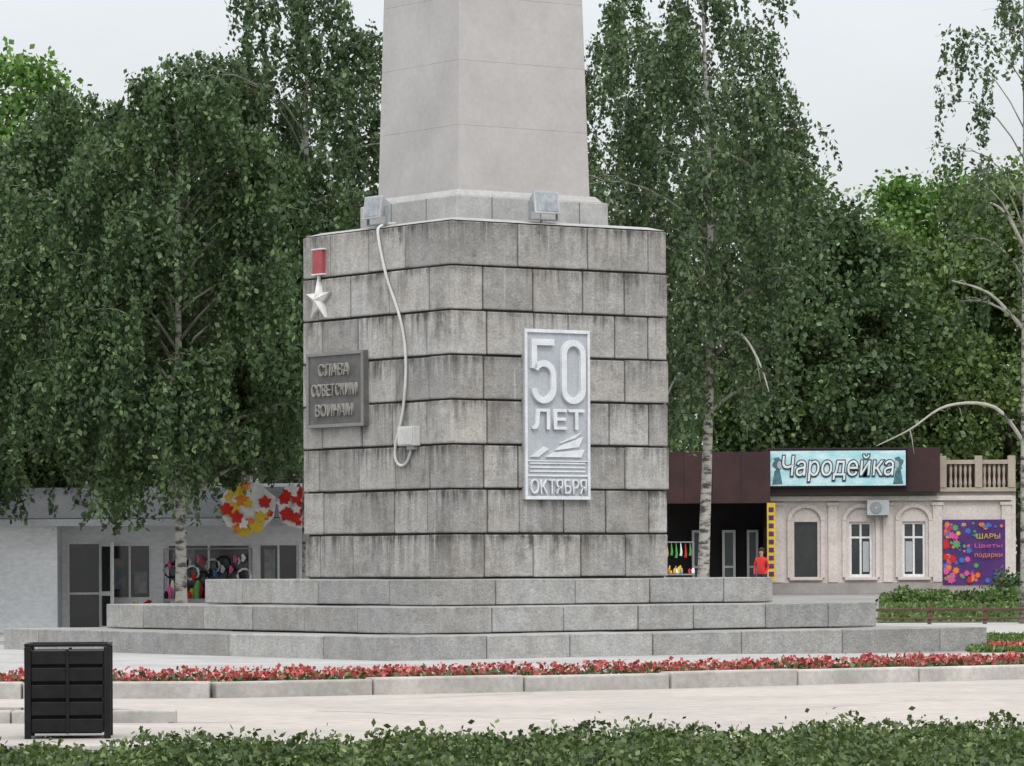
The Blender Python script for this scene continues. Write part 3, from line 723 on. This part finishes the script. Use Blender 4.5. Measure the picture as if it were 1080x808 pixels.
b.obj('banner',[M_yel,M_purple],sg)
sg=empty('advertising_poster',(0,D-.07,gz)); b=MB(); x0,x1=BX(994,D),BX(1060,D); z0,z1=.32,2.68
b.box(x0,x1,-.03,0,z0,z1,0); q2=random.Random(8)
def burst(xx,zz,s,k,m_):
    pp=[]
    for j in range(14):
        rr=s*(1 if j%2 else .62); pp.append((min(max(x0+.02,xx+rr*math.cos(j/14*6.283)),x1-.02),min(max(z0+.02,zz+rr*math.sin(j/14*6.283)),z1-.02)))
    b.prism(pp,.031+.0006*k,.0313+.0006*k,m_,T)
for k in range(62):
    f=q2.random()**1.5; xx=x0+.08+f*1.15; zz=q2.uniform(z0+.1,z1-.1); burst(xx,zz,q2.uniform(.05,.17)*(1.1-.4*f),k,q2.choice((1,2,3,4,5,6,3,2)))
for k in range(26): burst(q2.uniform(x0+.7,x1-.1),q2.choice((z0+q2.uniform(.08,.55),z1-q2.uniform(.06,.3))),q2.uniform(.04,.13),64+k,q2.choice((1,3,6,4,2)))
b.obj('poster_board',[M_purple,M_yel,M_org,M_pink,M_blue,M_green,M_redp],sg)
for i,(s,c_) in enumerate((('ШАРЫ',M_yel),('Цветы',M_pink),('подарки',M_org))):
    text('poster_line',s,1.0 if i else .85,.18,.006,c_,frame((x1-.62,-.105,z1-.60-i*.36),(1,0,0),(0,-1,0)),sg,0)
ac=empty('air_conditioner',(BX(926,D-.3),D-.5,gz)); b=MB(); b.box(-.4,.4,-.0,.3,2.85,3.4,0)
b.prism([(.22*math.cos(j/20*6.283)-.08,3.12+.22*math.sin(j/20*6.283)) for j in range(20)],.001,.02,1,T)
b.prism([(.05*math.cos(j/12*6.283)-.08,3.12+.05*math.sin(j/12*6.283)) for j in range(12)],.0205,.035,0,T)
b.box(-.35,-.3,.05,.48,2.78,2.849,1); b.box(.3,.35,.05,.48,2.78,2.849,1)
b.obj('outdoor_unit',[M_lgrey,M_grey],ac,bevel=.015)

# ------------------------------------------------------------------ person in red
def person(x,y):
    z=ground_z(y); root=empty('standing_person',(x,y,z),math.radians(-20))
    J=[(0,0,.93),(0,0,1.12),(0,-.01,1.32),(0,0,1.42),(0,-.01,1.50),(0,-.015,1.58),(0,-.01,1.66),
       (.10,0,.88),(.11,-.02,.50),(.11,.02,.09),(.12,-.12,.04),(-.10,0,.88),(-.12,.03,.50),(-.11,.05,.09),(-.12,-.09,.04),
       (.17,0,1.36),(.23,.03,1.10),(.20,-.12,.90),(.18,-.18,.84),(-.17,0,1.36),(-.24,.02,1.10),(-.22,-.08,.86),(-.22,-.10,.79)]
    E=[(0,1),(1,2),(2,3),(3,4),(4,5),(5,6),(0,7),(7,8),(8,9),(9,10),(0,11),(11,12),(12,13),(13,14),(2,15),(15,16),(16,17),(17,18),(2,19),(19,20),(20,21),(21,22)]
    Rr=[.15,.13,.15,.06,.055,.09,.07,.09,.065,.045,.035,.09,.065,.045,.035,.065,.05,.038,.035,.065,.05,.038,.035]
    me=bpy.data.meshes.new('body'); me.from_pydata(J,E,[]); o=bpy.data.objects.new('body',me); COL.objects.link(o); o.parent=root
    o.modifiers.new('skin','SKIN'); 
    if not me.skin_vertices: me.skin_vertices.new()
    for i,sv in enumerate(me.skin_vertices[0].data): sv.radius=(Rr[i],Rr[i]*.85); sv.use_root=(i==0)
    s=o.modifiers.new('sub','SUBSURF'); s.levels=s.render_levels=2
    m,nt,out=newmat('clothes'); tc=nd(nt,'ShaderNodeTexCoord').outputs['Object']; z_=nd(nt,'ShaderNodeSeparateXYZ',{0:tc}).outputs[2]
    cr=nd(nt,'ShaderNodeValToRGB',{0:math_(nt,'DIVIDE',z_,1.8)}); cr.color_ramp.interpolation='CONSTANT'
    el=cr.color_ramp.elements; el[0].position=0; el[0].color=(.02,.02,.02,1); el[1].position=.08/1.8; el[1].color=(.03,.035,.06,1)
    for p,c in ((.86,(.6,.03,.03,1)),(1.45,(.5,.3,.22,1)),(1.67,(.05,.03,.02,1))):
        e=el.new(p/1.8); e.color=c
    bs=nd(nt,'ShaderNodeBsdfPrincipled',{'Base Color':cr.outputs[0],'Roughness':.8}); nt.links.new(bs.outputs[0],out.inputs[0]); me.materials.append(m)
    b=MB()
    b.tube([(0,.035,1.50),(0,.035,1.60),(0,.02,1.70),(0,.01,1.755)],[.07,.10,.095,.03],12)
    b.obj('hair',[surf('dark_hair',(.04,.025,.02))],root,smooth=True)
    b=MB(); b.tube([(0,-.10,1.60),(0,-.125,1.575)],[.012,.016],6); 
    b.tube([(-.035,-.085,1.62),(-.035,-.1,1.62)],[.012,.01],6,1); b.tube([(.035,-.085,1.62),(.035,-.1,1.62)],[.012,.01],6,1)
    b.obj('face_features',[surf('skin',(.5,.3,.22)),M_black],root)
person(BX(803,138),138)

# ------------------------------------------------------------------ sky, sun, camera
w=bpy.data.worlds.new('World'); scene.world=w; w.use_nodes=True; nt=w.node_tree; nt.nodes.clear()
out=nt.nodes.new('ShaderNodeOutputWorld')
el,az=math.radians(52),math.radians(172)
sky=nd(nt,'ShaderNodeTexSky',sky_type='NISHITA'); sky.sun_disc=False; sky.sun_elevation=el; sky.sun_rotation=az; sky.dust_density=3; 
hs=nd(nt,'ShaderNodeHueSaturation',{'Color':sky.outputs[0],'Saturation':.5})
b1=nd(nt,'ShaderNodeBackground',{'Color':hs.outputs[0],'Strength':.05})
tc=nd(nt,'ShaderNodeTexCoord').outputs['Generated']; sp=nd(nt,'ShaderNodeSeparateXYZ',{0:tc})
lum=mrange(nt,sp.outputs[2],.10,.75,.60,1.75)
cn=noise(nt,nd(nt,'ShaderNodeMapping',{'Vector':tc,'Scale':(1,1,4)}).outputs[0],3.5,5)
lum=math_(nt,'MULTIPLY',lum,mrange(nt,cn,.3,.7,.92,1.08))
b2=nd(nt,'ShaderNodeBackground',{'Color':(.955,.985,1,1),'Strength':lum})
ad=nd(nt,'ShaderNodeAddShader',{0:b1.outputs[0],1:b2.outputs[0]}); nt.links.new(ad.outputs[0],out.inputs[0])
sl=bpy.data.lights.new('sun','SUN'); sl.energy=1.15; sl.angle=math.radians(18); sl.color=(1,.97,.94)
so=bpy.data.objects.new('sun',sl); COL.objects.link(so)
dv=Vector((math.sin(az)*math.cos(el),math.cos(az)*math.cos(el),math.sin(el))); so.rotation_euler=dv.to_track_quat('Z','Y').to_euler(); so.location=(30,-30,60)
cam=bpy.data.cameras.new('camera'); cam.sensor_width=36; cam.lens=F/1080*36; cam.shift_y=(592-404)/1080; cam.clip_end=5000; cam.clip_start=.5
c=bpy.data.objects.new('camera',cam); COL.objects.link(c); c.location=(0,0,1.6)
c.rotation_euler=(Matrix.Rotation(math.pi/2,3,'X')@Matrix.Rotation(math.radians(-.25),3,'Z')).to_euler(); scene.camera=c
scene.view_settings.view_transform='Standard'; scene.view_settings.look='None'; scene.view_settings.exposure=0
